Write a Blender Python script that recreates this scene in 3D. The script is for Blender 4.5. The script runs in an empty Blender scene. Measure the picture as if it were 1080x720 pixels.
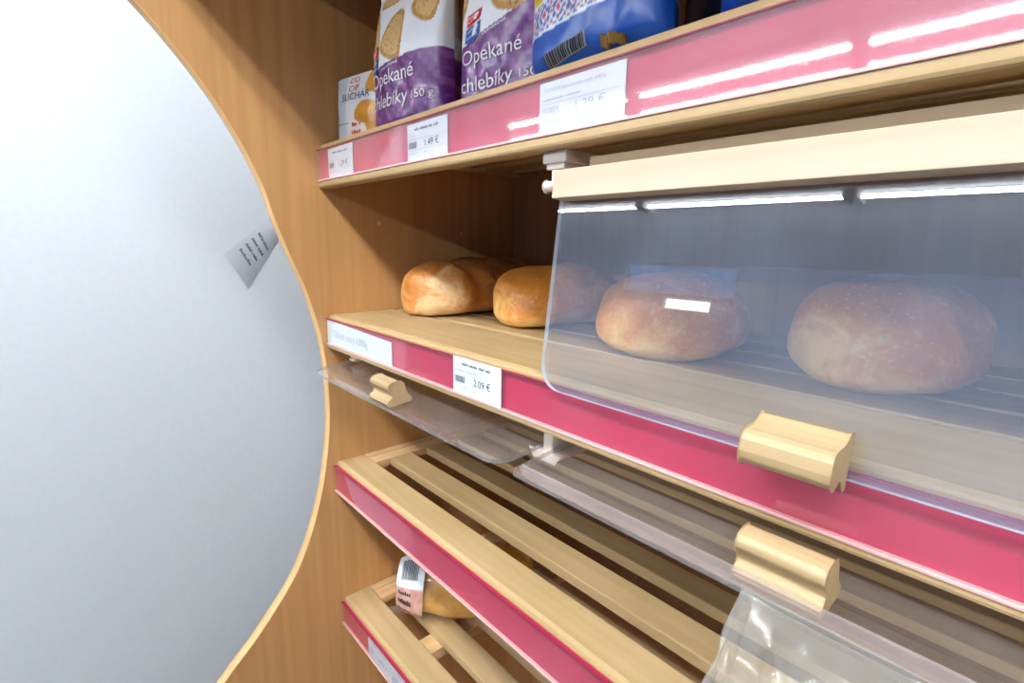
import bpy, bmesh, math, random
from mathutils import Vector, noise

# ------------------------------------------------------------------ scale
K = 0.8                      # plan units -> metres
ZO = 0.4625                  # plan height of the floor is -ZO
def W(p): return Vector((K*p[0], K*p[1], K*(p[2]+ZO)))

scene = bpy.context.scene
col = scene.collection
random.seed(7)

# ------------------------------------------------------------------ camera
F_PX = 540.0
yaw, pitch, roll = math.radians(41.824), math.radians(10.902), math.radians(0.814)
fwd = Vector((-math.cos(yaw)*math.cos(pitch), math.sin(yaw)*math.cos(pitch), -math.sin(pitch)))
rgt = Vector((math.sin(yaw), math.cos(yaw), 0))
up = rgt.cross(fwd)
r2 = math.cos(roll)*rgt + math.sin(roll)*up
u2 = -math.sin(roll)*rgt + math.cos(roll)*up
from mathutils import Matrix
cam_data = bpy.data.cameras.new('camera')
cam = bpy.data.objects.new('camera', cam_data)
col.objects.link(cam)
m = Matrix((r2, u2, -fwd)).transposed().to_4x4()
m.translation = W((1.0, -0.3982, 1.35))
cam.matrix_world = m
cam_data.sensor_fit = 'HORIZONTAL'
cam_data.sensor_width = 36.0
cam_data.lens = 36.0*F_PX/1080.0
cam_data.clip_start = 0.02
scene.camera = cam

# ------------------------------------------------------------------ world, exposure
world = bpy.data.worlds.new('World')
scene.world = world
world.use_nodes = True
bg = world.node_tree.nodes['Background']
bg.inputs[0].default_value = (0.72, 0.86, 1.0, 1)
bg.inputs[1].default_value = 9.0
scene.view_settings.view_transform = 'Standard'
scene.view_settings.look = 'None'
scene.view_settings.gamma = 1.0
scene.view_settings.use_curve_mapping = False
scene.view_settings.exposure = 0.22
scene.cycles.transparent_max_bounces = 24
scene.cycles.max_bounces = 10
TUBE_L = 70.0                # radiance of the fluorescent tubes

# ------------------------------------------------------------------ materials
def s2l(c):
    c = c/255.0
    return c/12.92 if c <= 0.04045 else ((c+0.055)/1.055)**2.4
def rgb(r, g, b, a=1): return (s2l(r), s2l(g), s2l(b), a)
def new_mat(name):
    mt = bpy.data.materials.new(name); mt.use_nodes = True
    nt = mt.node_tree
    return mt, nt, nt.nodes['Principled BSDF']
def plain(name, c, rough=0.5, spec=0.5, bump=0, bscale=60, **kw):
    mt, nt, b = new_mat(name)
    b.inputs['Base Color'].default_value = c
    b.inputs['Roughness'].default_value = rough
    b.inputs['Specular IOR Level'].default_value = spec
    for k, v in kw.items(): b.inputs[k].default_value = v
    tc = nt.nodes.new('ShaderNodeTexCoord')
    n = nt.nodes.new('ShaderNodeTexNoise'); n.inputs['Scale'].default_value = bscale
    n.inputs['Detail'].default_value = 3
    nt.links.new(tc.outputs['Object'], n.inputs['Vector'])
    # faint mottling of the colour itself
    mx = nt.nodes.new('ShaderNodeMixRGB'); mx.blend_type = 'MULTIPLY'; mx.inputs[0].default_value = 0.10
    mx.inputs[1].default_value = c
    nt.links.new(n.outputs['Color'], mx.inputs[2]); nt.links.new(mx.outputs[0], b.inputs['Base Color'])
    if bump:
        bp = nt.nodes.new('ShaderNodeBump'); bp.inputs['Strength'].default_value = bump
        bp.inputs['Distance'].default_value = 0.002
        nt.links.new(n.outputs['Fac'], bp.inputs['Height']); nt.links.new(bp.outputs[0], b.inputs['Normal'])
    return mt
def wood(name, dark, light, axis='X', fine=90, along=3.0, rough=0.45, vary=0.12, stain=None):
    mt, nt, b = new_mat(name)
    N = nt.nodes.new; L = nt.links.new
    tc = N('ShaderNodeTexCoord'); oi = N('ShaderNodeObjectInfo')
    add = N('ShaderNodeVectorMath'); add.operation = 'ADD'
    rnd = N('ShaderNodeVectorMath'); rnd.operation = 'SCALE'; rnd.inputs[3].default_value = 7.0
    cmb = N('ShaderNodeCombineXYZ')
    for i in range(3): L(oi.outputs['Random'], cmb.inputs[i])
    L(cmb.outputs[0], rnd.inputs[0]); L(tc.outputs['Object'], add.inputs[0]); L(rnd.outputs[0], add.inputs[1])
    mp = N('ShaderNodeMapping')
    mp.inputs['Scale'].default_value = {'X': (along, fine, fine), 'Y': (fine, along, fine), 'Z': (fine, fine, along)}[axis]
    L(add.outputs[0], mp.inputs['Vector'])
    n1 = N('ShaderNodeTexNoise'); n1.inputs['Scale'].default_value = 1.0; n1.inputs['Detail'].default_value = 5
    n1.inputs['Distortion'].default_value = 0.4
    L(mp.outputs[0], n1.inputs['Vector'])
    cr = N('ShaderNodeValToRGB')
    cr.color_ramp.elements[0].position = 0.30; cr.color_ramp.elements[0].color = dark
    cr.color_ramp.elements[1].position = 0.66; cr.color_ramp.elements[1].color = light
    L(n1.outputs['Fac'], cr.inputs[0])
    # broad tone change and a per-piece tint
    n2 = N('ShaderNodeTexNoise'); n2.inputs['Scale'].default_value = 0.12; n2.inputs['Detail'].default_value = 2
    L(mp.outputs[0], n2.inputs['Vector'])
    hs = N('ShaderNodeHueSaturation')
    mr = N('ShaderNodeMapRange'); mr.inputs[3].default_value = 1-vary; mr.inputs[4].default_value = 1+vary
    mix = N('ShaderNodeMath'); mix.operation = 'AVERAGE' if False else 'ADD'
    hf = N('ShaderNodeMath'); hf.operation = 'MULTIPLY'; hf.inputs[1].default_value = 0.5
    L(n2.outputs['Fac'], mix.inputs[0]); L(oi.outputs['Random'], mix.inputs[1]); L(mix.outputs[0], hf.inputs[0])
    L(hf.outputs[0], mr.inputs[0]); L(mr.outputs[0], hs.inputs['Value']); L(cr.outputs[0], hs.inputs['Color'])
    out = hs.outputs[0]
    if stain:
        n3 = N('ShaderNodeTexNoise'); n3.inputs['Scale'].default_value = 9; n3.inputs['Detail'].default_value = 4
        L(add.outputs[0], n3.inputs['Vector'])
        c3 = N('ShaderNodeValToRGB'); c3.color_ramp.elements[0].position = 0.42; c3.color_ramp.elements[1].position = 0.75
        L(n3.outputs['Fac'], c3.inputs[0])
        ms = N('ShaderNodeMixRGB'); ms.inputs[2].default_value = stain
        sc = N('ShaderNodeMath'); sc.operation = 'MULTIPLY'; sc.inputs[1].default_value = 0.55
        L(c3.outputs[0], sc.inputs[0]); L(sc.outputs[0], ms.inputs[0]); L(out, ms.inputs[1])
        out = ms.outputs[0]
    L(out, b.inputs['Base Color'])
    b.inputs['Roughness'].default_value = rough
    bp = N('ShaderNodeBump'); bp.inputs['Strength'].default_value = 0.12; bp.inputs['Distance'].default_value = 0.0006
    L(n1.outputs['Fac'], bp.inputs['Height']); L(bp.outputs[0], b.inputs['Normal'])
    return mt
def clear(name, tint, haze, haze_col, ior=1.49, rough=0.0, scratch=0.0, spec=1.0):
    """Clear acrylic or film: straight-through transmission, Fresnel gloss and a diffuse haze (dust, and reflected veil on some sheets)."""
    mt = bpy.data.materials.new(name); mt.use_nodes = True
    nt = mt.node_tree; nt.nodes.clear(); N = nt.nodes.new; L = nt.links.new
    out = N('ShaderNodeOutputMaterial')
    tr = N('ShaderNodeBsdfTransparent'); tr.inputs[0].default_value = tint
    gl = N('ShaderNodeBsdfGlossy'); gl.inputs['Roughness'].default_value = rough
    gl.inputs['Color'].default_value = (spec, spec, spec, 1)
    # Schlick reflectance, the same from both sides of the sheet
    f0 = ((ior-1)/(ior+1))**2
    lw = N('ShaderNodeLayerWeight'); lw.inputs['Blend'].default_value = 0.5
    pw = N('ShaderNodeMath'); pw.operation = 'POWER'; pw.inputs[1].default_value = 5.0
    L(lw.outputs['Facing'], pw.inputs[0])
    fr = N('ShaderNodeMath'); fr.operation = 'MULTIPLY_ADD'; fr.inputs[1].default_value = 1-f0; fr.inputs[2].default_value = f0
    L(pw.outputs[0], fr.inputs[0])
    df = N('ShaderNodeBsdfDiffuse'); df.inputs[0].default_value = haze_col
    m1 = N('ShaderNodeMixShader'); m2 = N('ShaderNodeMixShader')
    tc = N('ShaderNodeTexCoord'); n = N('ShaderNodeTexNoise'); n.inputs['Scale'].default_value = 14
    n.inputs['Detail'].default_value = 6
    L(tc.outputs['Object'], n.inputs['Vector'])
    mr = N('ShaderNodeMapRange'); mr.inputs[1].default_value = 0.3; mr.inputs[2].default_value = 0.75
    mr.inputs[3].default_value = haze*0.6; mr.inputs[4].default_value = haze*1.4
    L(n.outputs['Fac'], mr.inputs[0])
    fac = mr.outputs[0]
    if scratch:
        v = N('ShaderNodeTexVoronoi'); v.feature = 'F1'; v.inputs['Scale'].default_value = 130
        L(tc.outputs['Object'], v.inputs['Vector'])
        lt = N('ShaderNodeMath'); lt.operation = 'LESS_THAN'; lt.inputs[1].default_value = 0.09
        L(v.outputs['Distance'], lt.inputs[0])
        sc = N('ShaderNodeMath'); sc.operation = 'MULTIPLY_ADD'; sc.inputs[1].default_value = scratch
        L(lt.outputs[0], sc.inputs[0]); L(fac, sc.inputs[2]); fac = sc.outputs[0]
    L(fac, m1.inputs[0]); L(tr.outputs[0], m1.inputs[1]); L(df.outputs[0], m1.inputs[2])
    L(fr.outputs[0], m2.inputs[0]); L(m1.outputs[0], m2.inputs[1]); L(gl.outputs[0], m2.inputs[2])
    L(m2.outputs[0], out.inputs['Surface'])
    return mt
def vcol(name, rough=0.35, bump=0.0, coat=0.0):
    mt, nt, b = new_mat(name)
    at = nt.nodes.new('ShaderNodeAttribute'); at.attribute_name = 'Col'
    nt.links.new(at.outputs['Color'], b.inputs['Base Color'])
    b.inputs['Roughness'].default_value = rough
    b.inputs['Coat Weight'].default_value = coat
    b.inputs['Coat Roughness'].default_value = 0.15
    if bump:
        tc = nt.nodes.new('ShaderNodeTexCoord'); n = nt.nodes.new('ShaderNodeTexNoise')
        n.inputs['Scale'].default_value = 45; n.inputs['Detail'].default_value = 2; n.inputs['Distortion'].default_value = 1.0
        nt.links.new(tc.outputs['Object'], n.inputs['Vector'])
        bp = nt.nodes.new('ShaderNodeBump'); bp.inputs['Strength'].default_value = bump; bp.inputs['Distance'].default_value = 0.004
        nt.links.new(n.outputs['Fac'], bp.inputs['Height']); nt.links.new(bp.outputs[0], b.inputs['Normal'])
    return mt
def crust(name, dark, mid, light, floury=0.5):
    mt, nt, b = new_mat(name); N = nt.nodes.new; L = nt.links.new
    tc = N('ShaderNodeTexCoord'); oi = N('ShaderNodeObjectInfo')
    at = N('ShaderNodeAttribute'); at.attribute_name = 'bake'
    n1 = N('ShaderNodeTexNoise'); n1.inputs['Scale'].default_value = 20; n1.inputs['Detail'].default_value = 8
    n1.inputs['Roughness'].default_value = 0.68; n1.inputs['Distortion'].default_value = 0.6
    L(tc.outputs['Object'], n1.inputs['Vector'])
    ad = N('ShaderNodeMath'); ad.operation = 'MULTIPLY_ADD'; ad.inputs[1].default_value = 1.05
    L(n1.outputs['Fac'], ad.inputs[0]); L(at.outputs['Fac'], ad.inputs[2])
    cr = N('ShaderNodeValToRGB'); e = cr.color_ramp.elements
    e[0].position = 0.30; e[0].color = light
    e[1].position = 1.15 if False else 1.0; e[1].color = dark
    x = e.new(0.52); x.color = mid
    x = e.new(0.76); x.color = tuple(0.55*a+0.45*d for a, d in zip(mid, dark))
    L(ad.outputs[0], cr.inputs[0])
    n2 = N('ShaderNodeTexNoise'); n2.inputs['Scale'].default_value = 260; n2.inputs['Detail'].default_value = 2
    L(tc.outputs['Object'], n2.inputs['Vector'])
    c2 = N('ShaderNodeValToRGB'); c2.color_ramp.elements[0].position = 0.60; c2.color_ramp.elements[1].position = 0.72
    L(n2.outputs['Fac'], c2.inputs[0])
    mx = N('ShaderNodeMixRGB'); mx.inputs[2].default_value = rgb(240, 214, 165)
    ml = N('ShaderNodeMath'); ml.operation = 'MULTIPLY'; ml.inputs[1].default_value = floury
    L(c2.outputs[0], ml.inputs[0]); L(ml.outputs[0], mx.inputs[0]); L(cr.outputs[0], mx.inputs[1])
    L(mx.outputs[0], b.inputs['Base Color'])
    b.inputs['Roughness'].default_value = 0.42
    bp = N('ShaderNodeBump'); bp.inputs['Strength'].default_value = 0.6; bp.inputs['Distance'].default_value = 0.003
    n3 = N('ShaderNodeTexNoise'); n3.inputs['Scale'].default_value = 60; n3.inputs['Detail'].default_value = 5
    L(tc.outputs['Object'], n3.inputs['Vector']); L(n3.outputs['Fac'], bp.inputs['Height']); L(bp.outputs[0], b.inputs['Normal'])
    return mt
def emit(name, c, s):
    mt = bpy.data.materials.new(name); mt.use_nodes = True
    nt = mt.node_tree; nt.nodes.clear()
    o = nt.nodes.new('ShaderNodeOutputMaterial'); e = nt.nodes.new('ShaderNodeEmission')
    e.inputs[0].default_value = c; e.inputs[1].default_value = s
    nt.links.new(e.outputs[0], o.inputs[0]); return mt

M = {}
M['panel'] = wood('beech_laminate', rgb(180, 132, 82), rgb(194, 146, 94), 'Z', 70, 2.0, 0.42, 0.04)
M['panel_edge'] = plain('edge_band', rgb(222, 178, 122), 0.4)
M['slat'] = wood('beech_slat', rgb(166, 138, 97), rgb(182, 154, 113), 'X', 60, 2.5, 0.5, 0.08, rgb(160, 132, 84))
M['pale'] = wood('pale_beech', rgb(168, 151, 128), rgb(180, 164, 142), 'X', 60, 2.5, 0.5, 0.05)
M['rail'] = wood('end_rail_beech', rgb(200, 158, 112), rgb(222, 184, 138), 'Y', 60, 2.5, 0.5, 0.06)
M['handle'] = wood('handle_beech', rgb(160, 135, 97), rgb(174, 149, 111), 'X', 60, 2.5, 0.45, 0.04)
M['rail_x'] = wood('hinge_rail_beech', rgb(150, 124, 94), rgb(168, 142, 110), 'X', 60, 2.5, 0.5, 0.05)
M['pink'] = plain('crimson_card', rgb(184, 30, 74), 0.5, 0.4)
M['lip'] = plain('pink_plastic_lip', rgb(226, 176, 172), 0.35)
M['lip_dark'] = plain('crimson_lip', rgb(140, 34, 60), 0.4)  # upper lip, dark crimson carries its shadow line in the colour
M['cover'] = clear('clear_strip_cover', (1, 1, 1, 1), 0.03, rgb(235, 225, 235), 1.5, 0.05)
M['cover_veil'] = clear('veiled_strip_cover', (1, 1, 1, 1), 0.085, rgb(250, 226, 240), 1.5, 0.035)  # pale haze puts the room's reflected veil into this cover's colour
M['paper'] = plain('white_paper', rgb(218, 227, 234), 0.6, 0.3)
M['ink'] = plain('grey_ink', rgb(92, 98, 108), 0.6, 0.2)
M['ink_pale'] = plain('pale_ink', rgb(168, 176, 186), 0.6, 0.2)
M['ink_dark'] = plain('dark_ink', rgb(40, 42, 48), 0.6, 0.2)
M['acrylic'] = clear('clear_acrylic', (0.95, 0.97, 0.99, 1), 0.060, rgb(200, 216, 244), 1.8, 0.0, 0.04)  # bluish haze: dust, plus reflected veil put into the colour
M['tube_far'] = emit('high_output_tube', (0.93, 0.98, 1.0, 1), TUBE_L*2.3)
M['acrylic_open'] = clear('clear_acrylic_dusty', (0.97, 0.97, 0.97, 1), 0.06, rgb(225, 215, 212), 1.49, 0.0, 0.12)
M['lip_film'] = clear('scuffed_lip', (0.95, 0.94, 0.94, 1), 0.22, rgb(214, 200, 200), 1.5, 0.05)
M['acrylic_edge'] = clear('acrylic_edge', (0.9, 0.93, 0.96, 1), 0.6, rgb(232, 240, 248), 1.6, 0.1)
M['acrylic_edge_grey'] = clear('acrylic_edge_grey', (0.8, 0.8, 0.8, 1), 0.5, rgb(150, 150, 148), 1.5, 0.1)
M['bracket'] = plain('translucent_plastic', rgb(216, 200, 190), 0.35, 0.5)
M['bracket'].node_tree.nodes['Principled BSDF'].inputs['Subsurface Weight'].default_value = 0.2
M['bracket'].node_tree.nodes['Principled BSDF'].inputs['Subsurface Radius'].default_value = (.01, .008, .007)
M['wall'] = plain('white_wall_paint', rgb(230, 237, 243), 0.6, 0.3)
M['stock'] = plain('grey_shop_wall', rgb(122, 126, 136), 0.6, 0.3)
M['front_wall'] = plain('pale_blue_wall_paint', rgb(150, 172, 210), 0.6, 0.3)
M['ceil'] = plain('ceiling_paint', rgb(226, 231, 238), 0.8, 0.2)
M['floor'] = plain('grey_vinyl_floor', rgb(104, 98, 92), 0.35, 0.4)
M['lamp_body'] = plain('white_enamel', rgb(235, 236, 238), 0.4)
M['tube'] = emit('fluorescent_tube', (0.93, 0.98, 1.0, 1), TUBE_L)
M['bag_print'] = vcol('printed_film', 0.34, 0.04, 0.2)
M['glossy_print'] = vcol('glossy_printed_film', 0.34, 0.10, 0.15)
M['crust'] = crust('bread_crust', rgb(74, 36, 14), rgb(200, 126, 56), rgb(238, 200, 148), 0.15)
M['crust_gold'] = crust('golden_bread_crust', rgb(126, 64, 20), rgb(212, 136, 52), rgb(240, 196, 118), 0.45)
M['crust_pack'] = crust('wrapped_bread_crust', rgb(150, 88, 22), rgb(222, 158, 58), rgb(240, 196, 104), 0.1)
M['film'] = clear('clear_bread_film', (0.98, 0.98, 0.97, 1), 0.03, rgb(240, 238, 232), 1.5, 0.06)
M['bagfilm'] = clear('crumpled_clear_film', (0.95, 0.95, 0.94, 1), 0.16, rgb(226, 222, 212), 1.6, 0.14)
M['white_print'] = plain('white_lettering', rgb(250, 248, 252), 0.4)
M['coop_red'] = plain('red_print', rgb(222, 44, 54), 0.4)
M['coop_blue'] = plain('blue_print', rgb(40, 92, 176), 0.4)
M['navy_print'] = plain('navy_print', rgb(40, 58, 120), 0.4)
M['gold'] = plain('gold_foil', rgb(160, 126, 58), 0.25, 0.6, Metallic=0.7)
M['orange_print'] = plain('orange_print', rgb(232, 96, 48), 0.4)
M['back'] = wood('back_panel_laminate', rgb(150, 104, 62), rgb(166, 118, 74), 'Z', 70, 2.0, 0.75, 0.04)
M['metal_pin'] = plain('zinc_pin', rgb(190, 188, 184), 0.35, 0.5)

# ------------------------------------------------------------------ mesh helpers
class MB:
    def __init__(s): s.v = []; s.f = []; s.mi = []; s.sm = []; s.col = None; s.bake = None
    def add(s, vs, fs, mi=0, smooth=False):
        o = len(s.v); s.v += [tuple(p) for p in vs]
        for f in fs: s.f.append(tuple(i+o for i in f)); s.mi.append(mi); s.sm.append(smooth)
        return s
    def box(s, x0, x1, y0, y1, z0, z1, mi=0, fn=None):
        vs = [(x, y, z) for x in (x0, x1) for y in (y0, y1) for z in (z0, z1)]
        if fn: vs = [fn(*p) for p in vs]
        return s.add(vs, [(0, 1, 3, 2), (4, 6, 7, 5), (0, 4, 5, 1), (2, 3, 7, 6), (0, 2, 6, 4), (1, 5, 7, 3)], mi)
    def prism(s, prof, a0, a1, fn, mi=0, cap=0, smooth=False):
        """prof: list of (p,q); fn(a,p,q)->xyz"""
        n = len(prof)
        vs = [fn(a0, *q) for q in prof] + [fn(a1, *q) for q in prof]
        s.add(vs, [(i, (i+1) % n, n+(i+1) % n, n+i) for i in range(n)], mi, smooth)
        s.add(vs, [tuple(range(n-1, -1, -1)), tuple(range(n, 2*n))], cap)
        return s
    def grid(s, fn, nu, nv, mi=0, smooth=True, close_u=False):
        vs = [fn(i/nu, j/nv) for j in range(nv+1) for i in range(nu+1)]
        fs = [(j*(nu+1)+i, j*(nu+1)+i+1, (j+1)*(nu+1)+i+1, (j+1)*(nu+1)+i) for j in range(nv) for i in range(nu)]
        return s.add(vs, fs, mi, smooth)
    def build(s, name, mats, parent=None, origin=None, bevel=0, seg=2, merge=False, fix=True):
        if not isinstance(mats, (list, tuple)): mats = [mats]
        org = ORIG[parent.name] if parent is not None else (origin if origin is not None else base_of(s.v))
        o0 = W(org)
        me = bpy.data.meshes.new(name)
        me.from_pydata([W(p)-o0 for p in s.v], [], s.f)
        for m_ in mats: me.materials.append(m_)
        for p, a, b_ in zip(me.polygons, s.mi, s.sm): p.material_index = a; p.use_smooth = b_
        if s.col is not None:
            ca = me.color_attributes.new('Col', 'FLOAT_COLOR', 'POINT')
            for i, c in enumerate(s.col): ca.data[i].color = c
        if s.bake is not None:
            fa = me.attributes.new('bake', 'FLOAT', 'POINT')
            for i, c in enumerate(s.bake): fa.data[i].value = c
        if bevel or merge or fix:
            bm = bmesh.new(); bm.from_mesh(me)
            if merge: bmesh.ops.remove_doubles(bm, verts=bm.verts, dist=1e-6)
            if fix: bmesh.ops.recalc_face_normals(bm, faces=bm.faces)
            if bevel:
                bmesh.ops.remove_doubles(bm, verts=bm.verts, dist=1e-7)
                es = [e for e in bm.edges if len(e.link_faces) == 2 and e.calc_face_angle(0) > 0.5]
                bmesh.ops.bevel(bm, geom=es, offset=bevel*K, segments=seg, profile=0.6, affect='EDGES', clamp_overlap=True)
            bm.to_mesh(me); bm.free()
        ob = bpy.data.objects.new(name, me)
        col.objects.link(ob)
        ORIG[ob.name] = org
        if parent is not None: ob.parent = parent
        else: ob.location = o0
        return ob
ORIG = {}
def base_of(v):
    xs, ys, zs = zip(*v)
    return ((min(xs)+max(xs))/2, (min(ys)+max(ys))/2, min(zs))
def thing(name, loc, label, cat, group=None):
    o = bpy.data.objects.new(name, None); col.objects.link(o)
    o.empty_display_size = 0.05
    o.location = W(loc); ORIG[o.name] = loc
    return tag(o, label, cat, group)
def tag(o, label, cat, group=None):
    o['label'] = label; o['category'] = cat
    if group: o['group'] = group
    return o
def struct(o, label=None):
    o['kind'] = 'structure'
    if label: o['label'] = label; o['category'] = o.name.split('_')[0]
    return o

_tc = {}
def text_geo(body, shear=0.0):
    """flat lettering outlines, height of capitals about 0.7, baseline at 0"""
    key = (body, shear)
    if key not in _tc:
        cu = bpy.data.curves.new('lettering', 'FONT'); cu.body = body; cu.size = 1.0; cu.shear = shear
        cu.resolution_u = 3
        ob = bpy.data.objects.new('lettering', cu); col.objects.link(ob)
        dg = bpy.context.evaluated_depsgraph_get()
        me = ob.evaluated_get(dg).to_mesh()
        vs = [tuple(v.co[:2]) for v in me.vertices]; fs = [tuple(p.vertices) for p in me.polygons]
        ob.evaluated_get(dg).to_mesh_clear()
        bpy.data.objects.remove(ob); bpy.data.curves.remove(cu)
        xs = [v[0] for v in vs] or [0, 1]
        _tc[key] = (vs, fs, min(xs), max(xs))
    return _tc[key]
def put_text(mb, body, u0, u1, v0, h, fn, mi=0, shear=0.0, slope=0.0):
    """lettering from u0 to u1 with its baseline at v0 and capitals h high, laid on fn(u,v)"""
    if body[0] == '~':                             # print too blurred to read: one row of grey word marks
        words = [int(q) for q in body[1:].split()]
        k = (u1-u0)/(sum(words)+len(words)-1); x = 0
        for w_ in words:
            for c_ in range(w_):
                e_ = h*(.72 if (c_*7+w_) % 3 else 1.0)
                a0, a1 = u0+(x+.12)*k, u0+(x+.80)*k
                mb.add([fn(a0, v0), fn(a1, v0), fn(a1, v0+e_), fn(a0, v0+e_)], [(0, 1, 2, 3)], mi); x += 1
            x += 1
        return mb
    vs, fs, a, b_ = text_geo(body, shear)
    k = (u1-u0)/(b_-a)
    pts = [fn(u0+(x-a)*k, v0+y/0.72*h+slope*((x-a)*k)) for x, y in vs]
    mb.add(pts, fs, mi)
    return mb

# ------------------------------------------------------------------ the room
ZF, ZC = -ZO, 2.62
XL, XR, YF, YB = -5.2, 4.2, -6.0, 0.56
t = 0.1
struct(MB().box(XL, XR, YF, YB, ZF-t, ZF).build('floor', M['floor']))
struct(MB().box(XL, XR, YF, YB, ZC, ZC+t).build('ceiling', M['ceil']))
struct(MB().box(XL, XR, YB, YB+t, ZF, ZC).build('wall_back', M['stock']))
struct(MB().box(XR, XR+t, YF, YB, ZF, ZC).build('wall_right', M['stock']))
struct(MB().box(XL-t, XL, YF, YB, ZF, ZC).build('wall_far_left', M['stock']))
wx0, wx1, wz0, wz1 = -2.98, -2.26, 1.96, 2.14
gx0, gx1, gz0, gz1 = -3.7, -2.0, 2.18, 2.58  # unseen upper window, added to reflect a bluish veil in the closed flap
fw_ = MB()
fw_.box(XL, wx0, YF-t, YF, ZF, ZC).box(wx1, XR, YF-t, YF, ZF, ZC)
fw_ = MB()
fw_.box(XL, XR, YF-t, YF, ZF, wz0).box(XL, XR, YF-t, YF, wz1, gz0).box(XL, XR, YF-t, YF, gz1, ZC)
fw_.box(XL, wx0, YF-t, YF, wz0, wz1).box(wx1, XR, YF-t, YF, wz0, wz1)
fw_.box(XL, gx0, YF-t, YF, gz0, gz1).box(gx1, XR, YF-t, YF, gz0, gz1)
struct(fw_.build('wall_front', M['front_wall']))
wf = MB()
for b_ in ((wx0, wx1, wz0, wz0+.02), (wx0, wx1, wz1-.02, wz1), (wx0, wx0+.02, wz0, wz1), (wx1-.02, wx1, wz0, wz1)):
    wf.box(b_[0], b_[1], YF-.06, YF-.02, b_[2], b_[3])
win = struct(wf.build('window_1', M['lamp_body']))
MB().box(wx0+.02, wx1-.02, YF-.045, YF-.038, wz0+.02, wz1-.02).build('window_pane', M['film'], win)
M['tinted'] = clear('veil_tinted_glass', (0.20, 0.26, 0.34, 1), 0.02, rgb(160, 180, 210), 1.5, 0.0)  # glass of the added window, tinted to set the veil's strength
wg = MB()
for b_ in ((gx0, gx1, gz0, gz0+.02), (gx0, gx1, gz1-.02, gz1), (gx0, gx0+.02, gz0, gz1), (gx1-.02, gx1, gz0, gz1)):
    wg.box(b_[0], b_[1], YF-.06, YF-.02, b_[2], b_[3])
win2 = struct(wg.build('added_veil_window', M['lamp_body']))
MB().box(gx0+.02, gx1-.02, YF-.045, YF-.038, gz0+.02, gz1-.02).build('window_pane', M['tinted'], win2)
struct(MB().box(-1.8, -1.15, -0.85, YB, ZF, ZC).build('wall_left', M['wall']))

# fluorescent battens: one row over the aisle, one further back
def batten(x0, x1, y, label, offs=(-.06, .06), tube='tube'):
    t_ = thing('ceiling_light', ((x0+x1)/2, y, 2.54), label, 'light', 'fluorescent ceiling battens')
    MB().prism([(-.11, .08), (.11, .08), (.11, .05), (.03, .03), (-.03, .03), (-.11, .05)], x0, x1,
               lambda a, p_, q_: (a, y+p_, 2.54+q_)).build('housing', M['lamp_body'], t_)
    for dy in offs:
        n = 10; tr_ = .019 if tube == 'tube' else .013; prof = [(dy+tr_*math.cos(2*math.pi*i/n), .0+tr_*math.sin(2*math.pi*i/n)) for i in range(n)]
        MB().prism(prof, x0+.02, x1-.02, lambda a, p_, q_: (a, y+p_, 2.54+q_), smooth=True).build('tube', M[tube], t_)
    for x in (x0, x1-.02):
        MB().box(x, x+.02, y-.09, y+.09, 2.51, 2.58).build('end_cap', M['lamp_body'], t_)
for i, nm in enumerate(('nearest the white wall', 'in the middle of the row', 'at the right end of the row')):
    batten(-0.82+i*1.62, -0.82+i*1.62+1.58, -0.93, 'twin tube batten over the bread display aisle, '+nm)
for i, nm in enumerate(('leftmost', 'second from left', 'second from right', 'rightmost')):
    batten(-3.28+i*1.6, -3.28+i*1.6+1.55, -3.36, 'single tube batten in the far ceiling row, '+nm, (0.0,), 'tube_far')

# ------------------------------------------------------------------ the display cabinet
D = 0.497
cab = thing('display_cabinet', (0.86, 0.2, ZF), 'tall beech laminate bread display with a scooped left end panel', 'display cabinet')
arc = [(-.42, .36), (-.30, .455), (-.23, .525), (-.178, .577), (-.1016, .675), (-.0516, .795), (-.025, .913), (-.0154, 1.0137),
       (-.0202, 1.133), (-.0434, 1.2387), (-.0731, 1.32), (-.0966, 1.386), (-.1129, 1.4436), (-.15, 1.525), (-.21, 1.62), (-.30, 1.72), (-.42, 1.80)]
def catmull(P, n=6):
    out = []
    for i in range(len(P)-1):
        p0, p1, p2, p3 = P[max(i-1, 0)], P[i], P[i+1], P[min(i+2, len(P)-1)]
        for k in range(n):
            s = k/n
            out.append(tuple(0.5*(2*b_+(c-a)*s+(2*a-5*b_+4*c-d)*s*s+(-a+3*b_-3*c+d)*s**3) for a, b_, c, d in zip(p0, p1, p2, p3)))
    return out + [P[-1]]
edge = [(y+.011, z) for y, z in catmull(arc)]
front = [(-.409, ZF)] + edge + [(-.409, 2.05)]
TH = .022
pm = MB()
n = len(front)
vs = [(0, y, z) for y, z in front] + [(0, D+.02, z) for y, z in front]
vs += [(-TH, y, z) for y, z in front] + [(-TH, D+.02, z) for y, z in front]
fs0 = []
for i in range(n-1):
    fs0 += [(i, i+1, n+i+1, n+i), (2*n+i+1, 2*n+i, 3*n+i, 3*n+i+1), (n+i, n+i+1, 3*n+i+1, 3*n+i)]
pm.add(vs, fs0 + [(0, n, 3*n, 2*n), (n-1, 3*n-1, 4*n-1, 2*n-1)], 0)
side = pm.build('side_panel', M['panel'], cab)
eb = MB()
eb.add([(.0008, y-.0012, z) for y, z in front] + [(-TH-.0008, y-.0012, z) for y, z in front] + [(.0008, y+.0006, z) for y, z in front] + [(-TH-.0008, y+.0006, z) for y, z in front],
       [q for i in range(n-1) for q in ((i, n+i, n+i+1, i+1), (2*n+i, i, i+1, 2*n+i+1), (n+i, 3*n+i, 3*n+i+1, n+i+1))], 0, True)
eb.build('edge_band', M['panel_edge'], side)
XE = 1.74
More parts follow.
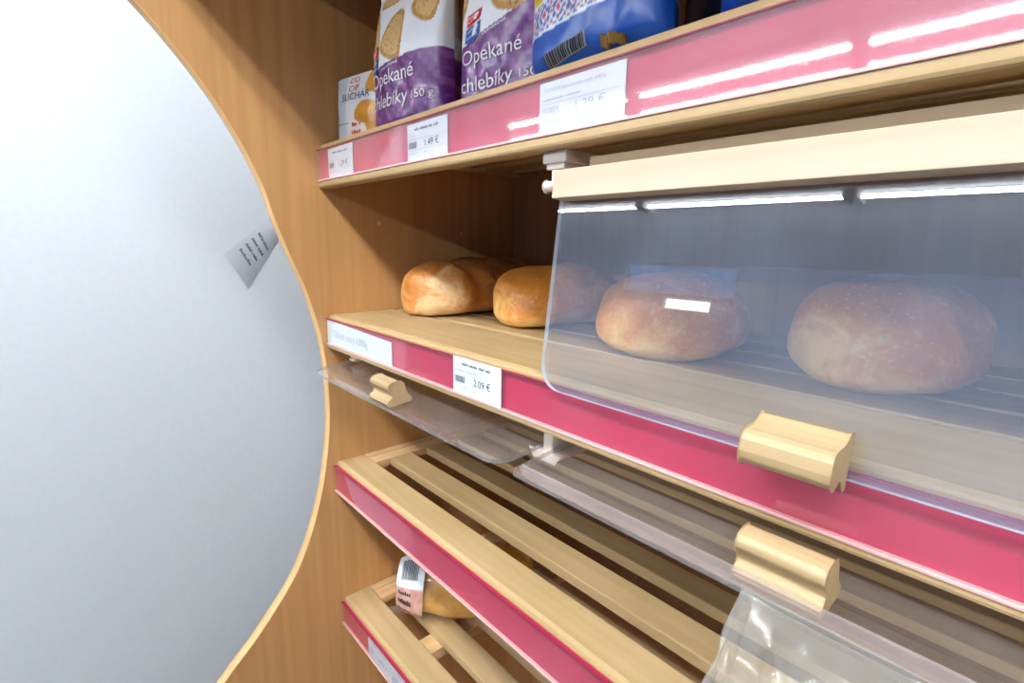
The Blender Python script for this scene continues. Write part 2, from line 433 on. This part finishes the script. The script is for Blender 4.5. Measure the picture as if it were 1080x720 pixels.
MB().box(XE, XE+TH, -.01, D+.02, ZF, 2.05).build('side_panel', M['panel'], cab, bevel=.001)
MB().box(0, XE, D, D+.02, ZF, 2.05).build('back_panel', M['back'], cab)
MB().box(0, XE, .02, D, ZF, ZF+.1).build('plinth', M['panel'], cab)
for (y, z) in ((.12, 1.386), (.33, 1.37)):                       # cover caps on the end panel
    nn = 10
    MB().prism([(y+.0045*math.cos(6.2832*i/nn), z+.0045*math.sin(6.2832*i/nn)) for i in range(nn)], 0, .002,
               lambda a, p_, q_: (a, p_, q_)).build('cover_cap', M['panel_edge'], side)

# ------------------------------------------------------------------ shelves
def shelf(zt, zs1, zs0, zb, slats, fb, label, has_end=True, cover='cover'):
    """zt top, zs1..zs0 price strip, zb underside; fb depth of the front board; slats list of (y0,y1)"""
    s = thing('bread_shelf', (XE/2, D/2, zb), label, 'shelf', 'slatted beech shelves')
    T = .017
    R = .008
    prof = [(-.0025, zs0-.0032), (-.0025, zb+.004), (-.0015, zb+.0015), (.001, zb), (.020, zb), (.020, zt-T), (fb, zt-T), (fb, zt-.002), (fb-.002, zt), (.004+R, zt), (.004+R*.3, zt-R*.3), (.004, zt-R),
            (.004, zs1+.003), (.006, zs1+.003), (.006, zs0-.0032)]
    MB().prism(prof, .001, XE-.001, lambda a, p_, q_: (a, p_, q_)).build('front_board', M['slat'], s)
    xs = .055 if has_end else .002
    if has_end:
        MB().box(.022, .055, fb+.001, D-.003, zt-T, zt-.0012).build('end_rail', M['rail'], s, bevel=.001)
        MB().box(.001, .020, fb+.001, D-.003, zt-T, zt-.0004).build('edge_strip', M['rail'], s, bevel=.001)
    for y0, y1 in slats:
        MB().box(xs+.001, XE-.002, y0, y1, zt-T, zt).build('slat', M['slat'], s, bevel=.0022)
    for x in ((.20, 1.17, 1.66) if zt < .6 else (1.17, 1.66)):
        MB().box(x, x+.045, .026, D-.004, zt-T-.024, zt-T-.001).build('cross_batten', M['rail'], s, bevel=.001)
    # price strip: card insert, lips, clear cover
    st = MB().box(.002, XE-.002, .001, .0055, zs0, zs1).build('price_strip', M['pink'], s)
    MB().box(.002, XE-.002, -.0036, .0008, zs1, zs1+.0018).build('strip_lip', M['lip_dark'], st, bevel=.0005)
    MB().box(.002, XE-.002, -.0040, .0035, zs0-.0028, zs0).build('strip_lip', M['lip'], st, bevel=.0008)
    n_ = 30
    cv = MB().grid(lambda a, b_: (.002+a*(XE-.004), -.0034, zs0+b_*(zs1-zs0)), n_, 1, 0, True)
    cv.grid(lambda a, b_: (.002+a*(XE-.004), -.0032+.0010*b_, zs0+b_*(zs1-zs0)), n_, 1, 0, True)   # folded inner leaf
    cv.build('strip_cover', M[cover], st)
    return s
SL = [(.100, .150), (.190, .233), (.272, .318), (.357, .402), (.441, .493)]
SL2 = [(.157, .232), (.244, .318), (.330, .404), (.416, .493)]
sh1 = shelf(1.527, 1.5127, 1.4610, 1.4465, SL, .065, 'slatted beech shelf with the pale pink price strip under the packets', True, 'cover_veil')
sh2 = shelf(1.2045, 1.1965, 1.1485, 1.1375, SL2, .145, 'beech shelf of wide boards that carries the unwrapped loaves', False)
sh3 = shelf(.892, .8830, .8300, .8215, SL, .065, 'empty slatted beech shelf under the two open clear flaps')
sh4 = shelf(.568, .5600, .5115, .5030, SL, .065, 'slatted beech shelf holding the wrapped loaf, at the bottom')
MB().box(.001, XE-.001, -.31, D-.001, 1.85, 1.93).build('canopy', M['panel'], cab, bevel=.002)

# plastic brackets and mounting rails under the shelves
def bracket(parent, x, zb, y0=.012, drop=.034, pin=True):
    b = MB()
    b.box(x-.017, x+.017, y0, y0+.075, zb-.013, zb)
    b.box(x-.013, x+.013, y0+.002, y0+.07, zb-.019, zb-.013)
    b.box(x-.006, x+.006, y0+.003, y0+.018, zb-drop-.006, zb-.019)
    b.box(x-.010, x+.010, y0+.03, y0+.062, zb-.026, zb-.019)
    o = b.build('hinge_bracket', M['bracket'], parent, bevel=.0018)
    return o
bracket(sh1, .604, 1.4465)
bracket(sh1, 1.172, 1.4465)
def low_bracket(parent, x, zb):
    b = MB()
    if x < .1:
        b.box(x-.015, x+.015, .018, .060, zb-.012, zb)
        b.box(x-.011, x+.011, .014, .066, zb-.0165, zb-.012)
    else:
        b.box(x-.0075, x+.0075, .016, .060, zb-.030, zb)
        b.prism([(x-.022, zb-.0302), (x+.022, zb-.0302), (x+.017, zb-.038), (x-.017, zb-.038)], .010, .066, lambda a, p_, q_: (p_, a, q_))
    b.build('hinge_bracket', M['bracket'], parent, bevel=.002)
for x in (.075, .603, 1.172): low_bracket(sh2, x, 1.1375)

# ------------------------------------------------------------------ acrylic flaps
def rounded(x0, x1, s0, s1, r, n=7):
    """outline in (x,s); square at s0, rounded at s1"""
    pts = [(x0, s0), (x1, s0)]
    for k in range(n+1):
        a = k/n*math.pi/2; pts.append((x1-r+r*math.cos(a), s1-r+r*math.sin(a)))
    for k in range(n+1):
        a = math.pi/2+k/n*math.pi/2; pts.append((x0+r+r*math.cos(a), s1-r+r*math.sin(a)))
    return pts
HP0 = [(0, 0), (0, .006), (.003, .0085), (.009, .011), (.0125, .016), (.012, .022), (.008, .027), (.005, .032), (.006, .038), (.011, .0425), (.019, .044),
      (.030, .0435), (.036, .041), (.039, .035), (.040, .027), (.042, .018), (.046, .011), (.050, .007), (.052, .005), (.052, 0)]
HP = [(a*.74, b_*.78) for a, b_ in HP0]
def flap(label, x0, x1, fn, L, mat, edge_mat, handle_x, bar=False, lip=False, r=.028, h_off=-.004):
    """fn(x, s, n) -> plan point; s runs from the hinge to the free edge, n along the outer normal"""
    base = fn((x0+x1)/2, L, 0)
    f = thing('acrylic_flap', base, label, 'flap', 'clear acrylic bread flaps')
    T = .0055
    MB().prism(rounded(x0, x1, -.0102, L, r), -T, 0, lambda a, p_, q_: fn(p_, q_, a), 1, 0, True).build('pane', [mat, edge_mat], f, fix=True)
    h = MB().prism(HP, handle_x-.030, handle_x+.030, lambda a, p_, q_: fn(a, L+h_off-p_, q_), smooth=False).build('handle', M['handle'], f, bevel=.0016, seg=3)
    for dx in (-.010, .010):
        nn = 8
        MB().prism([(.0025*math.cos(6.2832*i/nn), .0025*math.sin(6.2832*i/nn)) for i in range(nn)], -T-.004, -T,
                   lambda a, p_, q_: fn(handle_x+dx+p_, L+h_off-.016+q_, a)).build('screw', M['metal_pin'], h)
    if bar:
        MB().box(x0+.003, x1-.003, .0, .0285, -.004, .016, 0, lambda a, b_, c: fn(a, b_-.0115, c)).build('top_bar', M['pale'], f, bevel=.0008)
        MB().box(x0+.036, x1-.020, -.0250, -.0130, -.020, .001, 0, fn).build('hinge_rail', M['rail_x'], f, bevel=.0008)
        MB().box(x0+.024, x1-.020, -.0128, -.0105, -.016, -.0006, 0, fn).build('hinge_rail', M['pale'], f, bevel=.0004)
    if lip:
        MB().box(x0+.02, x1-.02, L-.0015, L+.0015, 0, .0135, 0, fn).build('front_lip', M['lip_film'], f, bevel=.0004)
    for x, d in ((x0, -1.7), (x1, 1.7)) if bar else ((x0, -.7), (x1, .7)):
        nn = 12
        MB().prism([(.006*math.cos(6.2832*i/nn), .006*math.sin(6.2832*i/nn)) for i in range(nn)], min(x, x+d*.014), max(x, x+d*.014),
                   lambda a, p_, q_: fn(a, .0+p_, -.002+q_), smooth=True).build('pivot_pin', M['bracket'], f, bevel=.0015)
    return f
TL = math.radians(7.1)
def f_closed(x, s, n_): return (x, .0165-s*math.sin(TL)-n_*math.cos(TL), 1.411-s*math.cos(TL)+n_*math.sin(TL))
flap('closed clear acrylic flap in front of the loaves, pale wooden bar along its top', .612, 1.163, f_closed, .2185, M['acrylic'], M['acrylic_edge'], .880, bar=True, h_off=.006)
SLP = math.atan(.10)
def open_fn(yf, zf, L):
    def fn(x, s, n_):
        d = L-s
        return (x, yf+d*math.cos(SLP)-n_*math.sin(SLP), zf+d*math.sin(SLP)+n_*math.cos(SLP))
    return fn
flap('open clear acrylic flap by the end panel, wooden handle on it', .042, .592, open_fn(-.052, 1.1075, .215), .215, M['acrylic_open'], M['acrylic_edge_grey'], .306)
flap('open clear acrylic flap beside the hanging plastic bag, with a raised front lip', .613, 1.163, open_fn(-.052, 1.1080, .215), .215, M['acrylic_open'], M['acrylic_edge_grey'], .886, lip=True, r=.007)

# ------------------------------------------------------------------ price tags
def price_tag(x0, x1, z0, z1, head, sub, price, label, faint=1, y=-.0012, group='price tags in the shelf strips'):
    t_ = thing('price_tag', ((x0+x1)/2, y, z0), label, 'price tag', group)
    MB().box(x0, x1, y-.0002, y+.0008, z0, z1).build('paper', M['paper'], t_)
    w, h = x1-x0, z1-z0
    fn = lambda u, v: (x0+u*w, y-.0006, z0+v*h)
    ink = M['ink'] if faint else M['ink_pale']
    if head: put_text(MB(), head, .20 if len(head) < 22 else .08, .80, .80, .075, fn).build('heading', ink, t_)
    if sub:
        b = MB(); put_text(b, sub, .05, .52, .63, .05, fn)
        b.build('small_print', M['ink_pale'], t_)
    put_text(MB(), price, .46, .80, .33, .19, fn).build('price', M['ink_pale'] if faint == 0 else M['ink_dark'], t_)
    b = MB(); rr = random.Random(len(label)); u = .05
    while u < .25:
        wd = rr.choice((.006, .010, .014)); q = [fn(u, .32), fn(u+wd, .32), fn(u+wd, .50), fn(u, .50)]
        b.add(q, [(0, 1, 2, 3)]); u += wd+rr.choice((.006, .010))
    b.build('barcode', ink, t_)
    b = MB()
    for v in (.27, .56): b.add([fn(.04, v), fn(.97, v), fn(.97, v+.008), fn(.04, v+.008)], [(0, 1, 2, 3)])
    b.build('ruled_line', M['ink_pale'], t_)
    b = MB(); put_text(b, '~3 4 4', .05, .30, .17, .045, fn); put_text(b, '~1 2', .40, .50, .15, .055, fn)
    b.build('small_print', M['ink_pale'], t_)
    return t_
price_tag(.0506, .1505, 1.4612, 1.5105, '~4 6 4', None, '1.29 €', 'white price tag reading 1.29 under the small rusk packet', 1)
price_tag(.3286, .4271, 1.4615, 1.5095, '~4 7 3 4', None, '1.49 €', 'white price tag reading 1.49 under the purple packets', 1)
price_tag(.5945, .7018, 1.4615, 1.5098, 'COOP Sucharky raž 140g', '~10 7', '1.29 €', 'white price tag reading 1.29 under the blue packet with the folk band', 0)
price_tag(.4410, .5408, 1.1488, 1.1995, '~6 7 5 4', '~8 8', '2.09 €', 'white price tag reading 2.09 below the unwrapped loaves', 2, y=-.0046)
price_tag(.1275, .2245, .5122, .5590, '~6 7 4', None, '~4 1', 'faded white price tag in the lowest strip, the one nearer the end panel', 0)
price_tag(.2262, .3230, .5122, .5590, '~6 5 4', None, '~4 1', 'faded white price tag in the lowest strip, the one farther from the end panel', 0)
lt = thing('name_label', (.13, 0, 1.149), 'long faded white name label at the left end of the loaf shelf strip', 'label')
MB().add([(.004, -.0014, 1.1495), (.2635, -.0014, 1.1490), (.2635, -.0014, 1.1885), (.004, -.0014, 1.1955),
          (.004, -.0006, 1.1495), (.2635, -.0006, 1.1490), (.2635, -.0006, 1.1885), (.004, -.0006, 1.1955)],
         [(0, 1, 2, 3), (7, 6, 5, 4), (0, 4, 5, 1), (1, 5, 6, 2), (2, 6, 7, 3), (3, 7, 4, 0)]).build('paper', M['paper'], lt)
put_text(MB(), 'Chlieb starý 1000g', .035, .178, 1.1645, .0145, lambda a, b_: (a, -.0018, b_)).build('lettering', M['ink_pale'], lt)

# ------------------------------------------------------------------ loaves
def loaf_mesh(cx, cy, L, Wd, H, ang, z0, seed, mat, e=2.4, waist=None, dark=0.0, dark_from=None, name='bread_loaf', parent=None, nt=56, na=44):
    b = MB(); vs = []; bake = []
    ca, sa = math.cos(ang), math.sin(ang)
    for j in range(nt+1):
        t = -math.cos(math.pi*j/nt)
        s = max(0.0, 1-abs(t)**e)**(1/e)
        wf = 1.0
        if waist: wf = 1-waist[1]*math.exp(-((t-waist[0])/.16)**2)
        for i in range(na):
            a = 2*math.pi*i/na
            c, sn = math.cos(a), math.sin(a)
            x = math.copysign(abs(c)**.85, c)*Wd/2*s*wf
            if sn >= 0: z = .32*H + abs(sn)**.9*.68*H*(.30+.70*s)*wf
            else:
                z = .32*H - abs(sn)**.55*.32*H*(.45+.55*min(1, s*1.6))
                x *= 1-.10*abs(sn)
            y = t*L/2
            p = Vector((x, y, z))
            nz = noise.noise(Vector((x*11+seed, y*11, z*11)))*.010+noise.noise(Vector((x*30+seed, y*30, z*30)))*.0028
            d = Vector((x, y*.25, (z-.4*H)*1.2))
            if d.length > 1e-5: p += d.normalized()*nz*(1 if z > .05*H else .25)
            p.z = max(p.z, 0.0)
            vs.append((cx+p.x*ca-p.y*sa, cy+p.x*sa+p.y*ca, z0+p.z))
            k = p.z/H
            dk = dark if dark_from is None else dark*max(0, min(1, (t-dark_from)/.22))
            bk = -.20+.30*k**1.3+dk*(1 if k > .5 else k*2)*(0.5+0.5*s)+.14*noise.noise(Vector((x*9+seed, y*9, z*9)))
            bake.append(bk)
    fs = [(j*na+i, j*na+(i+1) % na, (j+1)*na+(i+1) % na, (j+1)*na+i) for j in range(nt) for i in range(na)]
    b.add(vs, fs, 0, True); b.bake = bake
    return b.build(name, mat, parent)
ZL = 1.2047
tag(loaf_mesh(.112, .287, .33, .200, .113, .06, ZL, 1.3, M['crust'], 2.6, (-.36, .13), .34, -.52), 'unwrapped loaf with a dark brown top, nearest the end panel', 'bread', 'loaves on the middle shelf')
tag(loaf_mesh(.338, .315, .28, .185, .107, -.05, ZL, 5.1, M['crust_gold'], 2.3, None, .10), 'golden speckled loaf half hidden by the edge of the clear flap', 'bread', 'loaves on the middle shelf')
tag(loaf_mesh(.619, .247, .205, .200, .113, .35, ZL, 9.7, M['crust_gold'], 2.2, None, .08), 'round golden loaf seen wholly through the closed clear flap', 'bread', 'loaves on the middle shelf')
tag(loaf_mesh(.850, .32, .28, .190, .115, .05, ZL, 14.2, M['crust_gold'], 2.3, None, .08), 'golden loaf behind the handle of the closed clear flap', 'bread', 'loaves on the middle shelf')

# wrapped loaf on the bottom shelf
wl = thing('wrapped_loaf', (.185, .205, .568), 'yellow loaf wrapped in clear film with a barcode label, on the bottom shelf', 'bread')
WA = -.75
loaf_mesh(.185, .205, .30, .160, .125, WA, .5695, 21.0, M['crust_pack'], 2.6, None, .0, name='bread', parent=wl)
def wl_pt(t, th, k=1.03):
    """point on the wrapped loaf; t along it (-1 near end), th 0 = side facing the aisle, 90 = top"""
    s = max(0.0, 1-abs(t)**2.6)**(1/2.6)
    a = math.radians(th)
    c, sn = math.cos(a), math.sin(a)
    x = math.copysign(abs(c)**.85, c)*.080*s
    if sn >= 0: z = .04+abs(sn)**.9*.085*(.30+.70*s)
    else: z = .04-abs(sn)**.55*.04*(.45+.55*min(1, s*1.6)); x *= 1-.10*abs(sn)
    x *= k*1.02; y = t*.15*(1+(k-1)*.5); z = max(.0015, .04+(z-.04)*k)
    ca, sa = math.cos(WA), math.sin(WA)
    return (.185+x*ca-y*sa, .205+x*sa+y*ca, .5695+z)
MB().grid(lambda a, b_: wl_pt(-.995+1.99*a, -75+330*b_, 1.05+.03*noise.noise(Vector((a*9, b_*9, 3)))), 44, 48).build('plastic_film', M['film'], wl)
LT = lambda a, b_, k=1.10: wl_pt(-.93+.40*a+.05*b_, -38+118*b_, k)
lb = MB(); lb.grid(lambda a, b_: LT(a, b_), 8, 28)
lb.col = []
for j in range(29):
    for i in range(9):
        k = noise.noise(Vector((i*.7, j*.5, 2.0)))
        lb.col.append(rgb(196+30*k, 150+40*k, 136+40*k) if j < 15 else rgb(238, 242, 246))
label = lb.build('label', M['bag_print'], wl)
bc = MB(); rr = random.Random(3); u = .2
while u < .8:
    wd = rr.choice((.02, .035))
    bc.grid(lambda a, b_: LT(u+wd*a, .62+.28*b_, 1.112), 1, 6); u += wd+rr.choice((.02, .03))
bc.build('barcode', M['ink'], label)
lt_ = MB()
for k, tx in enumerate(('~6', '~7', '~6')):
    put_text(lt_, tx, .12, .60, .42-.10*k, .05, lambda a, b_: LT(a, b_, 1.112))
lt_.build('lettering', M['ink_dark'], label)
def tail(a, b_):
    th = 6.2832*b_
    r_ = .005+.016*a+.005*math.sin(5*th)+.004*noise.noise(Vector((a*6, math.cos(th)*3, math.sin(th)*3)))
    return (.155-.022*a+r_*.8*math.cos(th), .112-.030*a+r_*1.2*math.cos(th), .5690+max(.001, .014-.004*a+r_*.7*math.sin(th)))
MB().grid(tail, 10, 28).build('film_tail', M['bagfilm'], wl)

# ------------------------------------------------------------------ packets on the top shelf
def pillow(w, h, d, top=.92, foot=.05, nround=3.2, side_round=.10, seed=0, wob=.004):
    def T(u, v):
        s = max(0.0, 1-abs(2*u-1)**nround)**(1/nround)
        a = 1.0
        if v < foot: a = math.sqrt(max(0, 1-(1-v/foot)**2))*.35+.65*min(1, v/foot+.55)
        if v > .45: a *= max(0.04, 1-((v-.45)/(top-.45))**2.2) if v < top else 0.04
        return d/2*max(s, .02)*a
    def pt(u, v, side=-1, off=0.0):
        tt = T(u, v)
        nx = noise.noise(Vector((u*4+seed, v*4, seed)))*wob + noise.noise(Vector((u*9+seed, v*10, seed+3)))*wob*.5
        edge = max(0.0, 1-abs(2*u-1)**6)
        pinch = 1-.05*math.sin(max(0, min(1, v))*math.pi)*(2*abs(u-.5))**2
        return ((u-.5)*w*pinch, side*(tt+off)+side*nx*edge, max(v*h, 0))
    return pt
def place(pt, x, y, z, ang):
    """packet with its front lower left corner at (x,y)"""
    c, s = math.cos(ang), math.sin(ang)
    return lambda p: (x+p[0]*c-p[1]*s, y+p[0]*s+p[1]*c, z+p[2])
def packet(name, label, cat, w, h, d, cx, cy, ang, colour, mat, nu=90, nv=110, seed=0, group=None, **kw):
    pt = pillow(w, h, d, seed=seed, **kw)
    pl = place(pt, cx, cy, 1.5272, ang)
    t_ = thing(name, (cx, cy, 1.5272), label, cat, group)
    b = MB(); cols = []
    b.grid(lambda u, v: pl(pt(u, v, -1)), nu, nv)
    cols += [colour(i/nu, j/nv) for j in range(nv+1) for i in range(nu+1)]
    nu2, nv2 = 30, 40
    b.grid(lambda u, v: pl(pt(u, v, 1)), nu2, nv2)
    cols += [colour(1-i/nu2, j/nv2) for j in range(nv2+1) for i in range(nu2+1)]
    # side gussets and foot
    def gus(u0):
        def fn(a, v):
            p, q = pt(u0, v, -1), pt(u0, v, 1)
            m_ = Vector(p).lerp(Vector(q), a); return pl(tuple(m_))
        return fn
    for u0 in (0.0, 1.0):
        b.grid(gus(u0), 4, 40); cols += [colour(u0, j/40) for j in range(41) for i in range(5)]
    b.grid(lambda u, a: pl(tuple(Vector(pt(u, 0, -1)).lerp(Vector(pt(u, 0, 1)), a))), 30, 4); cols += [colour(i/30, 0) for j in range(5) for i in range(31)]
    b.col = cols
    b.build('wrapper', mat, t_)
    on = lambda u, v, off=.0013: pl(pt(u, v, -1, off))
    return t_, on
def toast(u, v, cu, cv, ru, rv, a, squ=2.6):
    x, y = u-cu, v-cv; c, s = math.cos(a), math.sin(a)
    x, y = (x*c+y*s)/ru, (-x*s+y*c)/rv
    x *= 1+.25*y                                   # narrower at one end
    return (abs(x)**squ+abs(y)**squ)**(1/squ)
def purple(bound, toasts):
    def fn(u, v):
        vb = bound(u)
        if v < vb:
            k = math.sin(u*62)*math.sin(v*74)+.6*math.sin(u*31+v*37)
            e = max(0, min(1, (vb-v)/.03))
            k = (1 if k > .25 else 0)*e
            return rgb(100+34*k, 42+38*k, 122+28*k)
        for t_ in toasts:
            q = toast(u, v, *t_)
            if q < 1:
                sp = noise.noise(Vector((u*60, v*70, t_[0]*9)))
                if sp > .45: return rgb(120, 82, 40)
                k = 1 if q > .82 else 0
                return rgb(222-30*k+14*sp, 186-38*k+14*sp, 128-46*k)
        return rgb(242, 245, 252)
    return fn
def logo(on, t_, u0, v0, w, h, slope=.0):
    fn = lambda a, b_: on(u0+a*w, v0+b_*h+slope*a*w)
    fn2 = lambda a, b_: on(u0+a*w, v0+b_*h+slope*a*w, .0020)
    MB().add([fn(*q) for q in ((.10, .62), (.92, .62), (1.0, 1.0), (.18, 1.0))], [(0, 1, 2, 3)]).build('red_badge', M['coop_red'], t_)
    bl = MB().add([fn(*q) for q in ((.04, .08), (.55, -.04), (.96, .14), (1.0, .56), (.06, .56))], [(0, 1, 2, 3, 4)]).build('blue_badge', M['coop_blue'], t_)
    b = MB(); put_text(b, 'COOP', .22, .90, .70, .20, fn2, shear=.15)
    put_text(b, 'tradičná', .14, .92, .36, .11, fn2, shear=.15); put_text(b, 'kvalita', .16, .84, .14, .11, fn2, shear=.15)
    b.build('badge_lettering', M['white_print'], t_)

A = math.radians(6.6)
PW, PH, PD = .182, .225, .075
def centre(xl, yl, w, d, a):                       # packet centre from its front left foot
    return (xl+math.cos(a)*w/2-math.sin(a)*d/2, yl+math.sin(a)*w/2+math.cos(a)*d/2)
cx, cy = centre(.160, .020, PW, PD, A)
p1, on1 = packet('toast_packet', 'purple and white garlic toast packet beside the small rusk packet', 'packet', PW, PH, PD, cx, cy, A,
                 purple(lambda u: .385+.02*math.sin(u*3.1)+.055*u, [(.10, .62, .085, .21, .25), (.42, .60, .15, .165, -.35), (.80, .77, .15, .15, -.4), (.30, .93, .2, .09, .2)]), M['bag_print'], seed=1.5, group='purple garlic toast packets')
put_text(MB(), 'Opekané', .05, .72, .285, .098, on1, slope=.0).build('lettering', M['white_print'], p1)
put_text(MB(), 'chlebíky', .05, .64, .135, .098, on1).build('lettering', M['white_print'], p1)
put_text(MB(), '150 g', .70, .92, .145, .052, on1).build('lettering', M['white_print'], p1)
put_text(MB(), 'cesnakové', .26, .50, .375, .022, on1, shear=.1, slope=.12).build('lettering', M['white_print'], p1)
logo(on1, p1, .045, .37, .15, .17, .1)
cx, cy = centre(.368, .045, PW, PD, A)
p2, on2 = packet('toast_packet', 'purple and white garlic toast packet partly hidden by the blue packet', 'packet', PW, PH, PD, cx, cy, A,
                 purple(lambda u: .345+.03*math.sin(u*9)*0+.20*u**1.3, [(.02, .72, .16, .2, -.5), (.62, .68, .17, .22, -.15), (.36, .95, .2, .1, .2)]), M['bag_print'], seed=4.2, group='purple garlic toast packets')
put_text(MB(), 'Opekané', .12, .72, .245, .085, on2).build('lettering', M['white_print'], p2)
put_text(MB(), 'chlebíky', .11, .65, .095, .085, on2).build('lettering', M['white_print'], p2)
put_text(MB(), '150 g', .70, .92, .105, .048, on2).build('lettering', M['white_print'], p2)
put_text(MB(), 'cesnakové', .36, .58, .375, .022, on2, shear=.1, slope=.18).build('lettering', M['white_print'], p2)
logo(on2, p2, .14, .355, .20, .155, .1)

# small rusk packet
def rusk_col(u, v):
    if toast(u, v, .72, .40, .24, .17, -.25) < 1: 
        k = noise.noise(Vector((u*8, v*8, 1))); return rgb(206+20*k, 140+25*k, 40)
    if toast(u, v, .90, .86, .20, .20, -.2) < 1 or (u > .72-.2*v and v < .32) : return rgb(214, 152, 56)
    if toast(u, v, .5, .16, .20, .2, 0) < 1: return rgb(238, 232, 228)
    if v < .30 and abs(v-.29) < .012: return rgb(120, 130, 150)
    return rgb(196, 208, 222) if u < .3 else rgb(226, 230, 234)
AR = math.radians(10.4)
cx, cy = centre(.013, .026, .145, .045, AR)
pr, onr = packet('rusk_packet', 'small white and orange rusk packet in the corner by the end panel', 'packet', .145, .113, .045, cx, cy, AR, rusk_col, M['bag_print'], 60, 60, seed=8, wob=.002, top=1.25)
put_text(MB(), 'SUCHÁR', .22, .78, .62, .105, onr).build('lettering', M['navy_print'], pr)
b = MB(); put_text(b, 'CO', .36, .56, .87, .085, onr); put_text(b, 'OP', .36, .56, .75, .085, onr)
b.build('badge_lettering', M['orange_print'], pr)
b = MB(); put_text(b, '~3 1', .42, .60, .22, .06, onr); put_text(b, '~5', .42, .60, .10, .06, onr)
b.build('lettering', M['orange_print'], pr)

# blue packet with a folk band
def blue_col(u, v):
    lo = .145+.07*u**.8; hi = lo+.11
    if v > hi+.012:
        return rgb(228, 184, 40) if u < .16+.25*(v-hi) else rgb(178, 40, 44)
    if v > hi or lo-.012 < v < lo: return rgb(236, 240, 250)
    if v >= lo:
        a = (u*8) % 1.0; c = (v-lo)/.11
        d = abs(a-.5)*2+abs(c-.5)*2
        if d < .35: return rgb(206, 66, 92)
        if d < .55: return rgb(240, 240, 250)
        if d < .8: return rgb(58, 92, 168)
        q = (abs(((u*18) % 1)-.5)+abs(((c*3) % 1)-.5))
        if q < .28: return rgb(202, 84, 110)
        return rgb(214, 222, 240) if q < .6 else rgb(70, 104, 176)
    return rgb(28, 84, 178)
cx, cy = centre(.556, .006, .168, .055, .02)
pb, onb = packet('rusk_packet', 'blue packet with a red and white folk band and a barcode', 'packet', .168, .235, .055, cx, cy, .02, blue_col, M['glossy_print'], 120, 120, seed=12.5, wob=.004, foot=.12)
bc = MB(); rr = random.Random(11); u = 0.0
bq = MB().grid(lambda a, b_: onb(.20+a*.32, .002+b_*.055+a*.045, .0010), 12, 14).build('barcode_patch', M['ink_pale'], pb)
while u < .97:
    wd = rr.choice((.012, .02, .035))
    bc.grid(lambda a, b_: onb(.20+(u+a*wd)*.32, .004+b_*.05+(u+a*wd)*.045, .0020), 1, 14); u += wd+rr.choice((.012, .02, .03))
bc.build('barcode', M['ink_dark'], bq)
gm = MB(); gm.grid(lambda a, b_: (.668+.026*a, .004+.004*math.sin(a*9)-.003*b_, 1.5275+.011*b_*(1-.4*a)+.0012*math.sin(a*40)), 24, 4)
gm.grid(lambda a, b_: (.668+.026*a, .007+.004*math.sin(a*9)-.003*b_, 1.5275+.011*b_*(1-.4*a)+.0012*math.sin(a*40)), 24, 4)
gm.build('crimped_corner', M['gold'], pb)
def deep_col(u, v): return rgb(22, 66, 160) if v < .5 else rgb(210, 176, 50) if u < .3 else rgb(178, 40, 44)
cx, cy = centre(.752, .030, .17, .085, -.03)
packet('rusk_packet', 'plain blue packet at the right end of the top row', 'packet', .17, .235, .085, cx, cy, -.03, deep_col, M['glossy_print'], 60, 60, seed=17.5, wob=.008, foot=.12)
def dark_col(u, v): return rgb(18, 24, 44)  # dark blue packet, with the shade of the gap put into its colour
cx, cy = centre(.66, .125, .17, .08, .02)
packet('rusk_packet', 'dark packet standing behind the two blue packets', 'packet', .17, .22, .08, cx, cy, .02, dark_col, M['bag_print'], 30, 30, seed=23, wob=.004)

# ------------------------------------------------------------------ hanging clear bag
def hang(a, b_):
    th = 6.2832*a
    z = 1.112-.40*b_
    w = .060+.030*min(1, b_*3)
    x = .930+.015*b_+(w+.006*math.sin(3*th+b_*7))*math.cos(th)
    y = -.060-.030*min(1, b_*6)+(.004+.026*min(1, b_*4))*math.sin(th)
    p = Vector((math.cos(th)*1.4, math.sin(th)*1.4, b_*4.0))
    x += .006*noise.noise(p*1.6); y += .018*min(1, b_*8)*noise.noise(p*2.2+Vector((5, 1, 2)))+.008*min(1, b_*8)*noise.noise(p*5)
    z += .012*b_*noise.noise(p*1.3+Vector((2, 7, 1)))
    return (x, y, z)
hb = MB().grid(hang, 72, 70).build('plastic_bag', M['bagfilm'])
tag(hb, 'crumpled clear plastic bag hanging from the open flap on the right', 'plastic bag')

# ------------------------------------------------------------------ notice on the white wall
nt_ = thing('paper_notice', (-1.1495, 0.158, 1.160), 'grey printed paper notice stuck askew on the white wall', 'notice')
Q = [(0.2684, 1.442), (0.2952, 1.3667), (0.1583, 1.16), (0.0842, 1.2936)]
def npt(a, b_, off=0.0):
    p0, p1, p2, p3 = Q
    y = (1-a)*((1-b_)*p0[0]+b_*p3[0])+a*((1-b_)*p1[0]+b_*p2[0])
    z = (1-a)*((1-b_)*p0[1]+b_*p3[1])+a*((1-b_)*p1[1]+b_*p2[1])
    return (-1.1485+.012*math.sin(a*3.1416)*.6+off, y, z)
M['grey_paper'] = plain('grey_paper', rgb(196, 200, 208), 0.6, 0.3)
g = MB(); g.grid(lambda a, b_: npt(a, b_), 12, 4, 0, True); g.grid(lambda a, b_: npt(a, b_, -.0006), 12, 4, 0, True)
g.build('sheet', M['grey_paper'], nt_)
b = MB()
for k in range(4):
    put_text(b, ('~5 3 10', '~8 8', '~8 1 6', '~9')[k], .15, .85-.06*k, .62-.13*k, .05, lambda a, c: npt(a, 1-c, .0006))
b.build('lettering', M['ink'], nt_)
